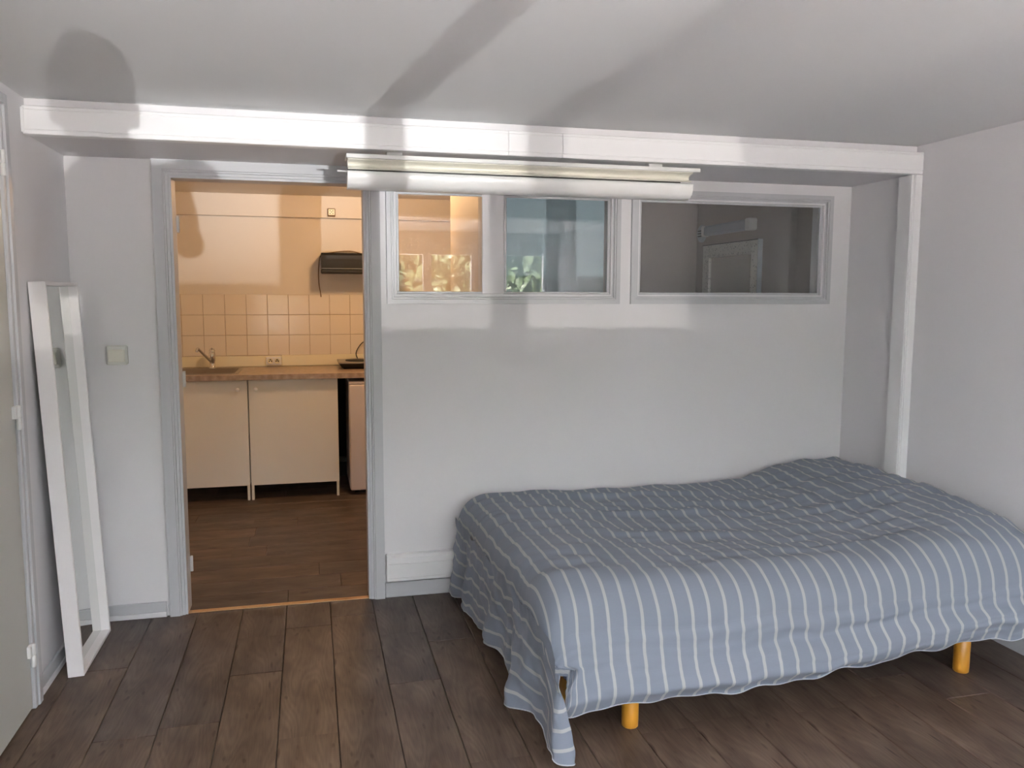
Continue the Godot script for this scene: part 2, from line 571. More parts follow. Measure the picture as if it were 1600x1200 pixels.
func build_floors():
	var rng := RandomNumberGenerator.new()
	rng.seed = 12
	var f := struct_root("floor", "dark grey brown oak plank floor of the bedroom", "floor")
	boxes("subfloor", [[XL - 0.02, XR + 0.02, -0.1, -0.008, -0.03, ZB]], 0, M.shade_dark, f)
	var pitch := 0.187
	# board ends measured in the photograph, by row (row 0 lies between x = -0.128 and 0.058)
	var ends := {-4: 0.5, -3: 1.03, -2: 0.99, -1: 0.66, 0: 1.55, 1: 0.18, 2: 0.86, 3: 0.534, 4: 0.25, 5: 1.02, 6: 0.5}
	var k := 0
	for row in range(-5, 16):
		var lo := -0.128 + row * pitch
		var hi := lo + pitch
		lo = maxf(lo, XL)
		hi = minf(hi, XR)
		if hi - lo < 0.01:
			continue
		var e: float = ends.get(row, rng.randf_range(0.1, 1.3))
		while e > 0.02:
			e -= 1.285
		while e < ZB - 0.01:
			var z0 := maxf(e, -0.012)
			var z1 := minf(e + 1.285, ZB)
			if z1 - z0 > 0.02:
				add_plank(f, Vector3((lo + hi) * 0.5, 0, (z0 + z1) * 0.5), z1 - z0, hi - lo, (row + 40) * 5 + k * 3, false)
			k += 1
			e += 1.285
	var kf := struct_root("floor_kitchen", "brown oak plank floor of the kitchen laid across the doorway", "floor")
	boxes("subfloor", [[-1.25, XR + 0.1, -0.1, -0.008, KB, -0.03]], 0, M.shade_dark, kf)
	var r := 0
	while true:
		var z1 := -0.012 - r * pitch
		var z0 := maxf(z1 - pitch, KB)
		if z1 - z0 < 0.02:
			break
		var x := -1.1 - rng.randf_range(0.0, 1.2)
		while x < 1.36:
			var a := maxf(x, -1.1)
			var b := minf(x + 1.285, 1.36)
			if b - a > 0.03:
				add_plank(kf, Vector3((a + b) * 0.5, 0, (z0 + z1) * 0.5), b - a, z1 - z0, r * 5 + k * 3, true)
			k += 1
			x += 1.285
		r += 1
	boxes("bathroom_floor", [[0.88, XR, -0.006, 0.003, -1.0, -0.1], [1.44, XR, -0.006, 0.003, -1.7, -1.0]], 0, M.ground, kf)
	var th := boxes("threshold_strip", [[-0.545, 0.2375, 0.0, 0.005, -0.03, 0.004]], 0.002, M.brass)
	tag(th, "thin brass threshold strip across the foot of the kitchen doorway", "threshold")

# picture-frame moulding: rings of [distance outwards from the opening, proud height], front face towards +z
func moulding(st: SurfaceTool, x0: float, x1: float, y0: float, y1: float, prof: Array, open_bottom := false):
	var rows := []
	for p in prof:
		var d: float = p[0]
		var z: float = p[1]
		var yb: float = y0 if open_bottom else y0 - d
		rows.append([Vector3(x0 - d, yb, z), Vector3(x0 - d, y1 + d, z), Vector3(x1 + d, y1 + d, z), Vector3(x1 + d, yb, z)])
	for i in rows.size() - 1:
		for j in (3 if open_bottom else 4):
			var k := (j + 1) % 4
			var a: Vector3 = rows[i][j]
			var b: Vector3 = rows[i][k]
			var c: Vector3 = rows[i + 1][k]
			var d2: Vector3 = rows[i + 1][j]
			var t: Vector3 = d2 - a
			var along := (b - a).normalized()
			var out := along.cross(t)
			if out.length() < 1e-9:
				continue
			quad(st, a, b, c, d2, out)

func build_door_and_windows():
	# doorway casing
	var prof := [[0.0, -0.105], [0.0, 0.004], [0.010, 0.004], [0.011, 0.010], [0.022, 0.010], [0.024, 0.016], [0.030, 0.016], [0.032, 0.020], [0.0715, 0.020], [0.072, 0.0]]
	var d := struct_root("door_1", "grey painted casing of the open kitchen doorway", "door casing")
	var st := tool()
	moulding(st, -0.5435, 0.236, 0.0, 1.8655, prof, true)
	obj("casing", st, M.trim, d)
	for y in [1.685, 1.02, 0.19]:
		var hs := tool()
		lathe(hs, Vector3(-0.538, y - 0.035, -0.112), Vector3.UP, [[0.0, 0.0], [0.006, 0.0], [0.006, 0.034], [0.005, 0.035], [0.006, 0.036], [0.006, 0.07], [0.0, 0.07]], 12)
		box(hs, Vector3(-0.546, y - 0.033, -0.112), Vector3(-0.536, y + 0.033, -0.104), 0.001)
		obj("hinge", hs, M.enamel, d)
	# inner windows
	var wp := [[0.0, -0.045], [0.0, -0.012], [0.006, -0.012], [0.007, 0.002], [0.014, 0.002], [0.016, 0.009], [0.023, 0.009], [0.025, 0.014], [0.045, 0.014], [0.0455, 0.0]]
	var win_labels := ["grey framed inner window above the wall, two panes looking into kitchen and bathroom", "grey framed single inner window on the right looking into the dim bathroom"]
	var spans := [[0.380, 1.387], [1.533, 2.522]]
	for i in 2:
		var w := struct_root("window_%d" % (i + 1), win_labels[i], "window")
		var fs := tool()
		moulding(fs, spans[i][0], spans[i][1], 1.394, 1.842, wp)
		obj("window_frame", fs, M.trim, w)
		var bars := [[spans[i][0], spans[i][0] + 0.012], [spans[i][1] - 0.012, spans[i][1]]]
		for y in [[1.394, 1.404], [1.832, 1.842]]:
			boxes("glazing_bead", [[spans[i][0], spans[i][1], y[0], y[1], -0.03, -0.014]], 0.002, M.trim, w)
		for b in bars:
			boxes("glazing_bead", [[b[0], b[1], 1.404, 1.832, -0.03, -0.014]], 0.002, M.trim, w)
		if i == 0:
			boxes("post", [[0.769, 0.872, 1.394, 1.842, -0.10, -0.010]], 0.003, M.wall, w)
			boxes("glazing_bead", [[0.872, 0.884, 1.404, 1.832, -0.03, -0.012]], 0.002, M.trim, w)
			boxes("pane", [[0.392, 0.769, 1.404, 1.832, -0.036, -0.032]], 0, M.glass, w)
			boxes("pane", [[0.884, 1.375, 1.404, 1.832, -0.036, -0.032]], 0, M.glass, w)
		else:
			boxes("pane", [[1.545, 2.510, 1.404, 1.832, -0.036, -0.032]], 0, M.glass, w)

func build_trunking():
	# cable duct along the face of the beam
	var t := thing("cable_trunking", "long white plastic cable trunking on the beam above the doorway", "cable trunking")
	var o := []
	for p in [[0.453, 1.931], [0.495, 1.931], [0.498, 1.934], [0.498, 1.944], [0.4965, 1.945], [0.4965, 1.947], [0.499, 1.948], [0.499, 2.012], [0.4965, 2.013], [0.4965, 2.015], [0.498, 2.016], [0.498, 2.024], [0.495, 2.0265], [0.453, 2.0265]]:
		o.append(p)
	for x in [[XL + 0.006, 0.769], [0.7705, 0.989], [0.9905, XR - 0.003]]:
		var st := tool()
		extrude_x(st, o, x[0], x[1])
		obj("trunking_length", st, M.plastic, t)
	boxes("end_cap", [[XL + 0.001, XL + 0.012, 1.936, 2.021, 0.453, 0.5015]], 0.002, M.plastic, t)
	# upright duct in the right corner
	var v := thing("cable_trunking", "upright white plastic cable trunking on the right wall behind the bed", "cable trunking")
	boxes("duct", [[XR - 0.045, XR - 0.0005, 0.0, 1.929, 0.398, 0.494]], 0.002, M.plastic, v)
	boxes("lid", [[XR - 0.039, XR - 0.002, 0.0, 1.929, 0.494, 0.499]], 0.0015, M.plastic, v)
	boxes("lid_edge", [[XR - 0.048, XR - 0.045, 0.0, 1.929, 0.404, 0.488]], 0.001, M.plastic, v)
	# low duct along the foot of the partition
	var l := thing("cable_trunking", "low white plastic cable trunking above the baseboard beside the bed", "cable trunking")
	var p2 := []
	for p in [[0.0, 0.085], [0.040, 0.085], [0.043, 0.088], [0.043, 0.10], [0.041, 0.101], [0.041, 0.103], [0.0445, 0.104], [0.0445, 0.166], [0.041, 0.167], [0.041, 0.17], [0.043, 0.171], [0.043, 0.196], [0.032, 0.206], [0.0, 0.206]]:
		p2.append(p)
	var s2 := tool()
	extrude_x(s2, p2, 0.318, XR - 0.05)
	obj("trunking_length", s2, M.plastic, l)
	boxes("end_cap", [[0.314, 0.319, 0.088, 0.203, 0.0, 0.042]], 0.002, M.plastic, l)

# ------------------------------------------------------------------ bed
func sstep(a: float, b: float, x: float) -> float:
	var t := clampf((x - a) / (b - a), 0.0, 1.0)
	return t * t * (3.0 - 2.0 * t)

func along(table: Array, x: float) -> float:
	if x <= table[0][0]:
		return table[0][1]
	for i in table.size() - 1:
		if x <= table[i + 1][0]:
			return lerpf(table[i][1], table[i + 1][1], sstep(table[i][0], table[i + 1][0], x))
	return table[-1][1]

var fold_noise: FastNoiseLite
var crease_noise: FastNoiseLite

func ridge(x: float, z: float, a: Vector2, b: Vector2, width: float, high: float) -> float:
	var p := Vector2(x, z)
	var t := clampf((p - a).dot(b - a) / (b - a).length_squared(), 0.0, 1.0)
	var d := p.distance_to(a.lerp(b, t)) / width
	var fade := sstep(0.0, 0.2, t) * (1.0 - sstep(0.8, 1.0, t))
	return high * exp(-d * d) * fade

func bed_top(x: float, z: float) -> float:
	var y := along([[0.6, 0.492], [0.95, 0.498], [1.2, 0.486], [1.5, 0.487], [1.85, 0.490], [2.02, 0.500], [2.12, 0.523], [2.26, 0.557], [2.4, 0.580], [2.55, 0.590], [2.7, 0.585]], x + 0.10 * (z - 0.2) * sstep(0.9, 1.35, z))
	# the bulge of the pillow dies away towards the front edge
	y = lerpf(y, 0.50, sstep(0.75, 1.45, z) * 0.55 * sstep(1.7, 2.2, x))
	y -= 0.055 * sstep(1.7, 2.4, x) * sstep(1.15, 1.42, z)
	y -= 0.018 * sstep(0.9, 1.3, x) * (1.0 - sstep(1.7, 2.1, x)) * sstep(0.2, 0.7, z) * (1.0 - sstep(0.9, 1.3, z))
	y += ridge(x, z, Vector2(1.0, 0.78), Vector2(2.1, 0.95), 0.030, 0.011)
	y += ridge(x, z, Vector2(1.15, 1.12), Vector2(2.0, 1.16), 0.028, 0.010)
	y += ridge(x, z, Vector2(0.9, 0.45), Vector2(1.7, 0.60), 0.026, 0.011)
	y += ridge(x, z, Vector2(1.0, 0.2), Vector2(1.8, 0.32), 0.024, 0.014)
	y += ridge(x, z, Vector2(1.5, 0.40), Vector2(2.2, 0.62), 0.024, 0.010)
	y += ridge(x, z, Vector2(1.75, 0.72), Vector2(2.4, 0.80), 0.022, 0.012)
	y += ridge(x, z, Vector2(0.8, 1.0), Vector2(1.5, 1.05), 0.035, 0.008)
	y += 0.0095 * crease_noise.get_noise_2d(x * 1.4, z * 6.0)
	y += 0.0035 * crease_noise.get_noise_2d(x * 2.6 + 3.0, z * 13.0)
	y += 0.010 * fold_noise.get_noise_2d(x * 1.5, z * 2.4)
	y -= 0.010 * sstep(0.25, 0.0, absf(crease_noise.get_noise_2d(x * 1.1 + 8.0, z * 3.1 + 5.0))) * sstep(0.15, 0.4, z) * 0.5
	return y

func build_bed():
	fold_noise = FastNoiseLite.new()
	fold_noise.seed = 4
	fold_noise.frequency = 1.6
	fold_noise.fractal_octaves = 3
	crease_noise = FastNoiseLite.new()
	crease_noise.seed = 9
	crease_noise.frequency = 1.5
	crease_noise.fractal_octaves = 2
	var bed := thing("bed", "low divan bed on yellow legs standing against the partition wall", "bed")
	boxes("mattress", [[0.73, 2.58, 0.29, 0.405, 0.13, 1.34]], 0.05, M.mattress, bed)
	boxes("base", [[0.75, 2.58, 0.17, 0.289, 0.14, 1.355]], 0.02, M.base_cloth, bed)
	for p in [[0.979, 1.325], [2.327, 1.250], [0.795, 1.150], [0.98, 0.25], [2.327, 0.25]]:
		var ls := tool()
		lathe(ls, Vector3(p[0], 0, p[1]), Vector3.UP, [[0.0, 0.0], [0.024, 0.0], [0.027, 0.003], [0.0275, 0.02], [0.0285, 0.18], [0.0, 0.18]], 24)
		var lg := obj("leg", ls, M.leg_yellow, bed)
		lg.set_meta("label", "short round yellow leg")
	# ---- bedspread: the top runs on into the front, the left side hangs from it
	var spread := thing("bedspread", "blue grey bedspread with white woven stripes draped over the bed", "bedspread")
	var na := 190
	var nb := 150
	var rx := 0.12
	var ry := 0.125
	var hem := [[0.66, 0.105], [0.80, 0.112], [1.0, 0.124], [1.2, 0.113], [1.4, 0.116], [1.6, 0.126], [1.8, 0.144], [2.0, 0.168], [2.18, 0.192], [2.4, 0.188], [2.7, 0.19]]
	var zf := 1.385
	var rz := 0.165
	var z_back := 0.075
	var rows := []
	var uvs := []
	for ia in na + 1:
		var row := []
		var uvr := []
		var a := 2.20 * ia / na                    # arc length from the left edge of the top
		var x: float
		var dx: float
		var q := PI * 0.5 * rx
		if a < q:
			var an := a / rx
			x = 0.645 + rx * (1.0 - cos(an))
			dx = ry * (1.0 - sin(an))
		else:
			x = 0.645 + rx + (a - q)
			dx = 0.0
			if x > 2.53:
				var e := (x - 2.53)
				x = 2.53 + 0.085 * sin(minf(e / 0.085, 1.57))
				dx = 0.085 * (1.0 - cos(minf(e / 0.085, 1.57))) + maxf(e - 0.1335, 0.0)
		for ib in nb + 1:
			var b := -0.16 + 1.98 * ib / nb        # arc length from the back edge; negative hangs down behind
			var z: float
			var y: float
			var wav := 0.0
			if b < 0.0:
				z = z_back
				y = bed_top(x, 0.1) - dx + b * 0.9 - 0.03
			elif b < 0.06:
				z = z_back + b
				y = bed_top(x, 0.1) - dx - 0.03 * pow(1.0 - b / 0.06, 2.0)
			else:
				var flat := zf - rz - z_back       # where the front roll begins
				var roll := rz * 1.45
				var yt := bed_top(x, minf(z_back + b, zf)) - dx
				var front_drop := 0.0
				if b < flat:
					z = z_back + b
					y = yt
				else:
					var f := (b - flat) / (1.82 - flat)  # 0 at the roll, 1 at the hem
					var rollpart := roll / (1.82 - flat)
					var hy := along(hem, x) + 0.006 * sin(x * 23.0) + 0.004 * sin(x * 41.0 + 1.0)
					yt = bed_top(x, zf - rz + minf(f / rollpart, 1.0) * rz * 0.6) - dx
					var an := minf(f / rollpart, 1.0) * PI * 0.5
					z = zf - rz + rz * sin(an)
					front_drop = rz * 0.85 * (1.0 - cos(an))
					y = yt - front_drop
					if f > rollpart:
						var g := (f - rollpart) / (1.0 - rollpart)
						y = lerpf(yt - rz * 0.85, hy, g)
						z += 0.050 * sin(g * PI * 0.55) + 0.012 * sin(g * 9.0 + x * 1.2) * sstep(0.0, 0.3, g)
						# soft swags that run along the front
						wav = 0.013 * fold_noise.get_noise_2d(x * 1.1 + 3.0, g * 1.7 + x * 0.35) * sstep(0.0, 0.25, g)
						wav += 0.010 * sin(g * 15.0 - x * 2.4) * sstep(0.5, 1.0, g) * sstep(1.0, 1.4, x)
						wav += 0.020 * exp(-pow((x - 0.84 - 0.10 * g) / 0.045, 2.0)) * sstep(0.45, 0.9, g) - 0.014 * exp(-pow((x - 0.95) / 0.05, 2.0)) * sstep(0.55, 1.0, g)
						z += wav
						# hem tucked in a little below
						z -= 0.02 * sstep(0.75, 1.0, g)
						# the left edge of the front opens into a slit low down
						var edge := sstep(0.262, 0.25, y) * lerpf(0.085, 0.0, clampf((0.25 - y) / 0.15, 0.0, 1.0)) * (1.0 - sstep(0.0, 0.22, a))
						row.append(Vector3(x + edge + (0.03 * g + 0.030 * (z - 0.4)) * (1.0 - sstep(0.0, 0.35, a)), y, z))
						uvr.append(Vector2(a / 0.0575 + 0.28, b / 0.115))
						continue
			row.append(Vector3(x + 0.030 * (z - 0.4) * (1.0 - sstep(0.0, 0.35, a)), y, z))
			uvr.append(Vector2(a / 0.0575 + 0.28, b / 0.115))
		rows.append(row)
		uvs.append(uvr)
	# shift: a small sideways waver of the stripes
	var st := tool()
	sheet(st, rows, uvs, false, true)
	obj("top_cover", st, M.bedspread, spread)
	# ---- left side
	var lrows := []
	var luvs := []
	var nd := 44
	var nz := 120
	var hem_pts := []
	for id in nd + 1:
		var row := []
		var uvr := []
		var f := float(id) / nd
		for iz in nz + 1:
			var s := 1.50 * iz / nz                  # along the side, then round the front corner
			var z := z_back + s
			var zmax := 1.462
			var ztop := minf(z, zmax)
			var ia := 0
			# upper edge: the left border of the top cover
			var top := bed_top(0.645, minf(ztop, zf)) - ry
			if ztop > zf - 0.06:
				top -= 0.10 * pow((ztop - (zf - 0.06)) / (zmax - zf + 0.06), 2.0)
			var low := along([[0.07, 0.035], [0.36, 0.060], [0.62, 0.064], [0.80, 0.09], [0.92, 0.088], [1.02, 0.045], [1.2, 0.05], [1.32, 0.055], [1.42, 0.03], [1.50, 0.006], [1.7, 0.004]], z) + 0.006 * sin(z * 31.0)
			var y := lerpf(top + 0.004, low, f)
			var depth := top - y
			var open := sstep(0.0, 0.9, f)
			var wave := 0.020 * sin(z * 17.0 + 0.6) + 0.013 * sin(z * 29.0 + 2.0 + 2.0 * f) + 0.018 * fold_noise.get_noise_2d(z * 2.4, y * 2.0)
			wave += 0.030 * exp(-pow((z - 1.12 - 0.05 * f) / 0.05, 2.0)) - 0.03 * exp(-pow((z - 1.03) / 0.035, 2.0))
			var x := 0.642 - 0.008 * f - 0.014 * open - wave * open * 0.75 + 0.030 * (z - 0.4) + 0.010 * crease_noise.get_noise_2d(z * 5.0 + y * 4.0, y * 5.0 - z * 2.0)
			x += 0.030 * sstep(1.30, 1.46, z) * (0.4 + 0.6 * f)
			var zz := z
			if z > zmax:
				# the hanging corner turns round to face the room
				var e := (z - zmax) / 0.113
				var wide := 0.058 * sstep(0.29, 0.02, y)
				x = x + wide * e
				zz = zmax + 0.012 * sin(e * PI) + 0.03 * sstep(0.3, 0.0, y)
			else:
				zz = z + 0.03 * sstep(0.3, 0.0, y) * sstep(1.30, zmax, z)
			row.append(Vector3(x, y, zz))
			uvr.append(Vector2(0.28 - depth / 0.0575, s / 0.115))
		lrows.append(row)
		luvs.append(uvr)
	hem_pts = lrows[-1]
	var ls := tool()
	sheet(ls, lrows, luvs, false, true)
	obj("side_drape", ls, M.bedspread, spread)
	var hs := tool()
	tube(hs, hem_pts, 0.0022, 6)
	var fh := []
	for ia in na + 1:
		fh.append(rows[ia][nb])
	tube(hs, fh, 0.0018, 6)
	obj("hem", hs, M.hem, spread)

# ------------------------------------------------------------------ leaning mirror
func build_mirror():
	var m := thing("leaning_mirror", "tall narrow mirror in a deep white frame leaning in the left corner", "mirror", Vector3(-0.883, 0.0, 0.125))
	var tilt := Transform3D(Basis(Vector3.BACK, 0.0385), Vector3.ZERO)
	var w := 0.415
	var h := 1.43
	var d := 0.055
	var t := 0.013
	boxes("stile", [[0, d, 0, h, 0, t]], 0.0015, M.mirror_white, m, tilt)
	boxes("stile", [[0, d, 0, h, w - t, w]], 0.0015, M.mirror_white, m, tilt)
	boxes("rail", [[0, d, 0, t, t, w - t]], 0.0015, M.mirror_white, m, tilt)
	boxes("rail", [[0, d, h - t, h, t, w - t]], 0.0015, M.mirror_white, m, tilt)
	boxes("back_board", [[0.012, 0.018, t, h - t, t, w - t]], 0, M.mirror_white, m, tilt)
	boxes("mirror_glass", [[0.0185, 0.022, t, h - t, t, w - t]], 0, M.mirror, m, tilt)

# ------------------------------------------------------------------ fluorescent fitting under the beam
func build_light_fitting():
	var f := thing("light_fitting", "long white fluorescent light fitting under the beam, switched off", "light fitting")
	boxes("rail", [[0.146, 1.588, 1.897, 1.913, 0.40, 0.502]], 0.002, M.enamel, f)
	for mx in [0.30, 1.38]:
		boxes("mounting_block", [[mx, mx + 0.06, 1.913, 1.9365, 0.41, 0.45]], 0.002, M.enamel, f)
	var back := [[0.499, 1.8965], [0.480, 1.893], [0.466, 1.887], [0.459, 1.879], [0.460, 1.872], [0.468, 1.866], [0.478, 1.8625], [0.487, 1.862]]
	var o := []
	for p in back:
		o.append(p)
	for i in back.size():
		var p: Array = back[back.size() - 1 - i]
		o.append([p[0] - 0.003, p[1] - 0.004])
	var st := tool()
	extrude_x(st, o, 0.152, 1.556, true)
	obj("reflector", st, M.cream, f)
	boxes("back_plate", [[0.152, 1.53, 1.79, 1.897, 0.430, 0.436]], 0.001, M.dark_metal, f)
	# the curved cover, open along its top
	var front := [[0.556, 1.840], [0.5555, 1.826], [0.552, 1.812], [0.545, 1.799], [0.534, 1.789], [0.520, 1.783], [0.503, 1.781], [0.470, 1.782], [0.437, 1.788]]
	var oc := []
	for p in front:
		oc.append(p)
	for i in front.size():
		var p: Array = front[front.size() - 1 - i]
		oc.append([p[0] - 0.0035, p[1] + 0.003])
	var sc := tool()
	extrude_x(sc, oc, 0.147, 1.530, true)
	obj("cover", sc, M.enamel, f)
	for x in [[0.149, 0.153], [1.524, 1.528]]:
		var es := tool()
		extrude_x(es, [[0.438, 1.792], [0.470, 1.786], [0.503, 1.785], [0.534, 1.793], [0.549, 1.812], [0.552, 1.836], [0.50, 1.832], [0.438, 1.834]], x[0], x[1])
		obj("end_plate", es, M.cream, f)
	var ts := tool()
	lathe(ts, Vector3(0.165, 1.818, 0.490), Vector3.RIGHT, [[0.0, 0.0], [0.012, 0.0], [0.013, 0.002], [0.013, 1.345], [0.012, 1.347], [0.0, 1.347]], 16)
	obj("fluorescent_tube", ts, M.tube, f)
	for x in [0.156, 1.512]:
		boxes("lamp_holder", [[x, x + 0.012, 1.803, 1.850, 0.474, 0.506]], 0.003, M.cream, f)
	var ps := tool()
	tube(ps, [Vector3(0.156, 1.846, 0.505), Vector3(0.13, 1.846, 0.505), Vector3(0.112, 1.8465, 0.505)], 0.003, 8)
	obj("wire_pin", ps, M.plastic, f)

# ------------------------------------------------------------------ door in the left wall
func build_left_door():
	var d := struct_root("door_2", "closed grey door with casing and hinges at the left edge", "door")
	boxes("casing", [[XL, XL + 0.018, 0.0, 2.02, 0.672, 0.70], [XL, XL + 0.018, 1.985, 2.02, 0.70, 1.70], [XL, XL + 0.018, 0.0, 1.985, 1.66, 1.70]], 0.003, M.trim, d)
	boxes("casing", [[XL, XL + 0.026, 0.0, 1.98, 0.70, 0.735]], 0.004, M.trim, d)
	boxes("casing", [[XL, XL + 0.020, 0.0, 1.975, 0.735, 0.758]], 0.003, M.trim, d)
	boxes("door_leaf", [[XL, XL + 0.012, 0.008, 1.968, 0.764, 1.655]], 0.003, M.door_paint, d)
	for y in [1.795, 0.99, 0.19]:
		var hs := tool()
		lathe(hs, Vector3(XL + 0.022, y - 0.04, 0.762), Vector3.UP, [[0.0, 0.0], [0.007, 0.0], [0.008, 0.003], [0.008, 0.038], [0.0065, 0.039], [0.0065, 0.041], [0.008, 0.042], [0.008, 0.077], [0.006, 0.08], [0.0, 0.08]], 14)
		box(hs, Vector3(XL + 0.010, y - 0.002, 0.758), Vector3(XL + 0.022, y + 0.038, 0.79), 0.002)
		obj("hinge", hs, M.enamel, d)

func wall_switch(at: Vector3):
	var s := thing("light_switch", "square white light switch on the partition left of the doorway", "light switch", at)
	boxes("plate", [[-0.041, 0.041, -0.041, 0.041, 0, 0.022]], 0.006, M.old_plastic, s)
	boxes("surround", [[-0.036, 0.036, -0.031, 0.031, 0.022, 0.026]], 0.003, M.old_plastic, s)
	boxes("rocker", [[-0.0335, 0.0335, -0.026, 0.026, 0.0255, 0.034]], 0.005, M.cream, s, Transform3D(Basis(Vector3.RIGHT, 0.05), Vector3.ZERO))

# a two-pin earthed outlet seen from the front
func outlet(parent: Node, x: float, y: float, r: float, z: float):
	var s := tool()
	lathe(s, Vector3(x, y, z), Vector3.BACK, [[r, 0.0], [r, 0.002], [r * 0.85, 0.0025], [r * 0.8, -0.004], [0.0, -0.004]], 20)
	obj("outlet_well", s, M.socket, parent)
	for p in [[-0.38, -0.1], [0.38, -0.1], [0.0, 0.45]]:
		var h := tool()
		lathe(h, Vector3(x + p[0] * r, y + p[1] * r, z - 0.004), Vector3.BACK, [[r * 0.24, 0.0], [r * 0.24, 0.0014], [0.0, 0.0014]], 10)
		obj("pin_hole", h, M.socket_dark, parent)

func build_small_fittings():
	wall_switch(Vector3(-0.777, 1.136, 0.0))

# ------------------------------------------------------------------ kitchen
func build_kitchen():
	# back wall, ledge and tiles
	var wall := struct_root("wall_kitchen_back", "warm lit kitchen back wall with three rows of cream tiles", "wall")
	boxes("wall_face", [[-1.25, 1.44, -0.1, KH + 0.1, KB - 0.15, KB]], 0, M.kitchen_wall, wall)
	boxes("wall_ledge", [[-1.1, 1.36, 1.953, KH, KB, KB + 0.055]], 0.003, M.kitchen_wall, wall)
	boxes("grout", [[-1.1, 1.36, 0.93, 1.389, KB, KB + 0.003]], 0, M.grout, wall)
	var c := 0
	while true:
		var x0 := -1.054 + c * 0.15 - 0.15
		var x1 := x0 + 0.15
		if x0 > 1.34:
			break
		for r in 3:
			var lo := maxf(x0 + 0.0015, -1.1)
			var hi := minf(x1 - 0.0015, 1.36)
			var yb := 0.939 + r * 0.15
			var st := tool()
			box(st, Vector3(lo, yb + 0.0015, KB + 0.001), Vector3(hi, yb + 0.1485, KB + 0.008), 0.0022)
			obj("tile", st, M.tile, wall)
		c += 1
	boxes("upstand", [[-1.1, -0.212, 0.858, 0.936, KB, KB + 0.022]], 0.002, M.socket, wall)
	boxes("upstand", [[-0.210, 1.36, 0.858, 0.940, KB, KB + 0.018]], 0.002, M.socket, wall)
	# worktop with the sink cut-out
	var top := thing("worktop", "long beige stone-look kitchen worktop over the white cabinets", "worktop")
	var zf := -1.987
	var sx0 := -1.05
	var sx1 := -0.50
	boxes("slab", [[-1.1, 1.36, 0.822, 0.857, zf - 0.105, zf], [-1.1, 1.36, 0.822, 0.857, KB + 0.023, -2.52], [-1.1, sx0, 0.822, 0.857, -2.52, zf - 0.105], [sx1, 1.36, 0.822, 0.857, -2.52, zf - 0.105]], 0.0, M.counter, top)
	# sink
	var sink := thing("sink", "stainless steel sink set into the left end of the worktop", "sink")
	var ss := tool()
	var rim := []
	for q in [[0.025, 0.8575, 0.02], [0.022, 0.8605, 0.02], [0.0, 0.8605, 0.035], [-0.006, 0.856, 0.035], [-0.02, 0.74, 0.05], [-0.05, 0.715, 0.06], [-0.20, 0.71, 0.03]]:
		var row := []
		var a0: float = sx0 - q[0]
		var a1: float = sx1 + q[0]
		var b0: float = -2.52 - q[0] * 0.9
		var b1: float = zf - 0.105 + q[0]
		var rr: float = q[2]
		for k in [[a1 - rr, b1 - rr, 0.0], [a0 + rr, b1 - rr, 0.5], [a0 + rr, b0 + rr, 1.0], [a1 - rr, b0 + rr, 1.5]]:
			for i in 6:
				var an: float = PI * (k[2] + 0.1 * i)
				row.append(Vector3(k[0] + rr * cos(an), q[1], k[1] + rr * sin(an)))
		rim.append(row)
	sheet(ss, rim, [], false, true, true)
	obj("basin", ss, M.steel, sink)
	var ds := tool()
	lathe(ds, Vector3(-0.72, 0.711, -2.3), Vector3.UP, [[0.035, 0.0], [0.035, 0.003], [0.02, 0.002], [0.0, 0.001]], 20)
	obj("drain", ds, M.chrome, sink)
	# tap
	var tap := thing("kitchen_tap", "chrome single-lever mixer tap behind the kitchen sink", "tap", Vector3(-0.690, 0.857, -2.555))
	var bs := tool()
	lathe(bs, Vector3.ZERO, Vector3.UP, [[0.0, 0.0], [0.026, 0.0], [0.026, 0.006], [0.020, 0.010], [0.019, 0.05], [0.022, 0.055], [0.023, 0.105], [0.020, 0.118], [0.0, 0.122]], 24)
	obj("tap_body", bs, M.chrome, tap)
	var sp := tool()
	tube(sp, spline([Vector3(-0.005, 0.045, 0.005), Vector3(-0.035, 0.085, 0.04), Vector3(-0.072, 0.135, 0.085), Vector3(-0.083, 0.148, 0.10), Vector3(-0.090, 0.140, 0.108), Vector3(-0.090, 0.126, 0.108)], 6), 0.010, 12)
	obj("spout", sp, M.chrome, tap)
	var lv := tool()
	lathe(lv, Vector3(0, 0.118, 0), Vector3.UP, [[0.020, 0.0], [0.021, 0.012], [0.014, 0.024], [0.0, 0.027]], 20)
	box(lv, Vector3(-0.006, 0.132, -0.008), Vector3(0.006, 0.142, 0.055), 0.003, Transform3D(Basis(Vector3.RIGHT, -0.25), Vector3(0, 0.0, 0)))
	obj("lever", lv, M.chrome, tap)
	# base cabinets
	for k in 2:
		var x0: float = [-1.008, -0.412][k]
		var x1: float = [-0.416, 0.176][k]
		var cab := thing("base_cabinet", ["white base cabinet under the sink, knob at its top right", "white base cabinet right of the sink cabinet, knob at its top left"][k], "cabinet", Vector3(x0, 0, 0), "white base cabinets under the worktop")
		var w := x1 - x0
		for sx in [[0.001, 0.017], [w - 0.017, w - 0.001]]:
			boxes("side_panel", [[sx[0], sx[1], 0.105, 0.821, -2.60, -2.039]], 0.001, M.cabinet, cab)
		boxes("bottom_panel", [[0.017, w - 0.017, 0.105, 0.121, -2.60, -2.039]], 0.001, M.cabinet, cab)
		boxes("back_panel", [[0.017, w - 0.017, 0.121, 0.821, -2.60, -2.596]], 0.0, M.cabinet, cab)
		var dr := boxes("door", [[0.002, w - 0.002, 0.101, 0.818, -2.038, -2.021]], 0.0015, M.cabinet, cab)
		var kn := tool()
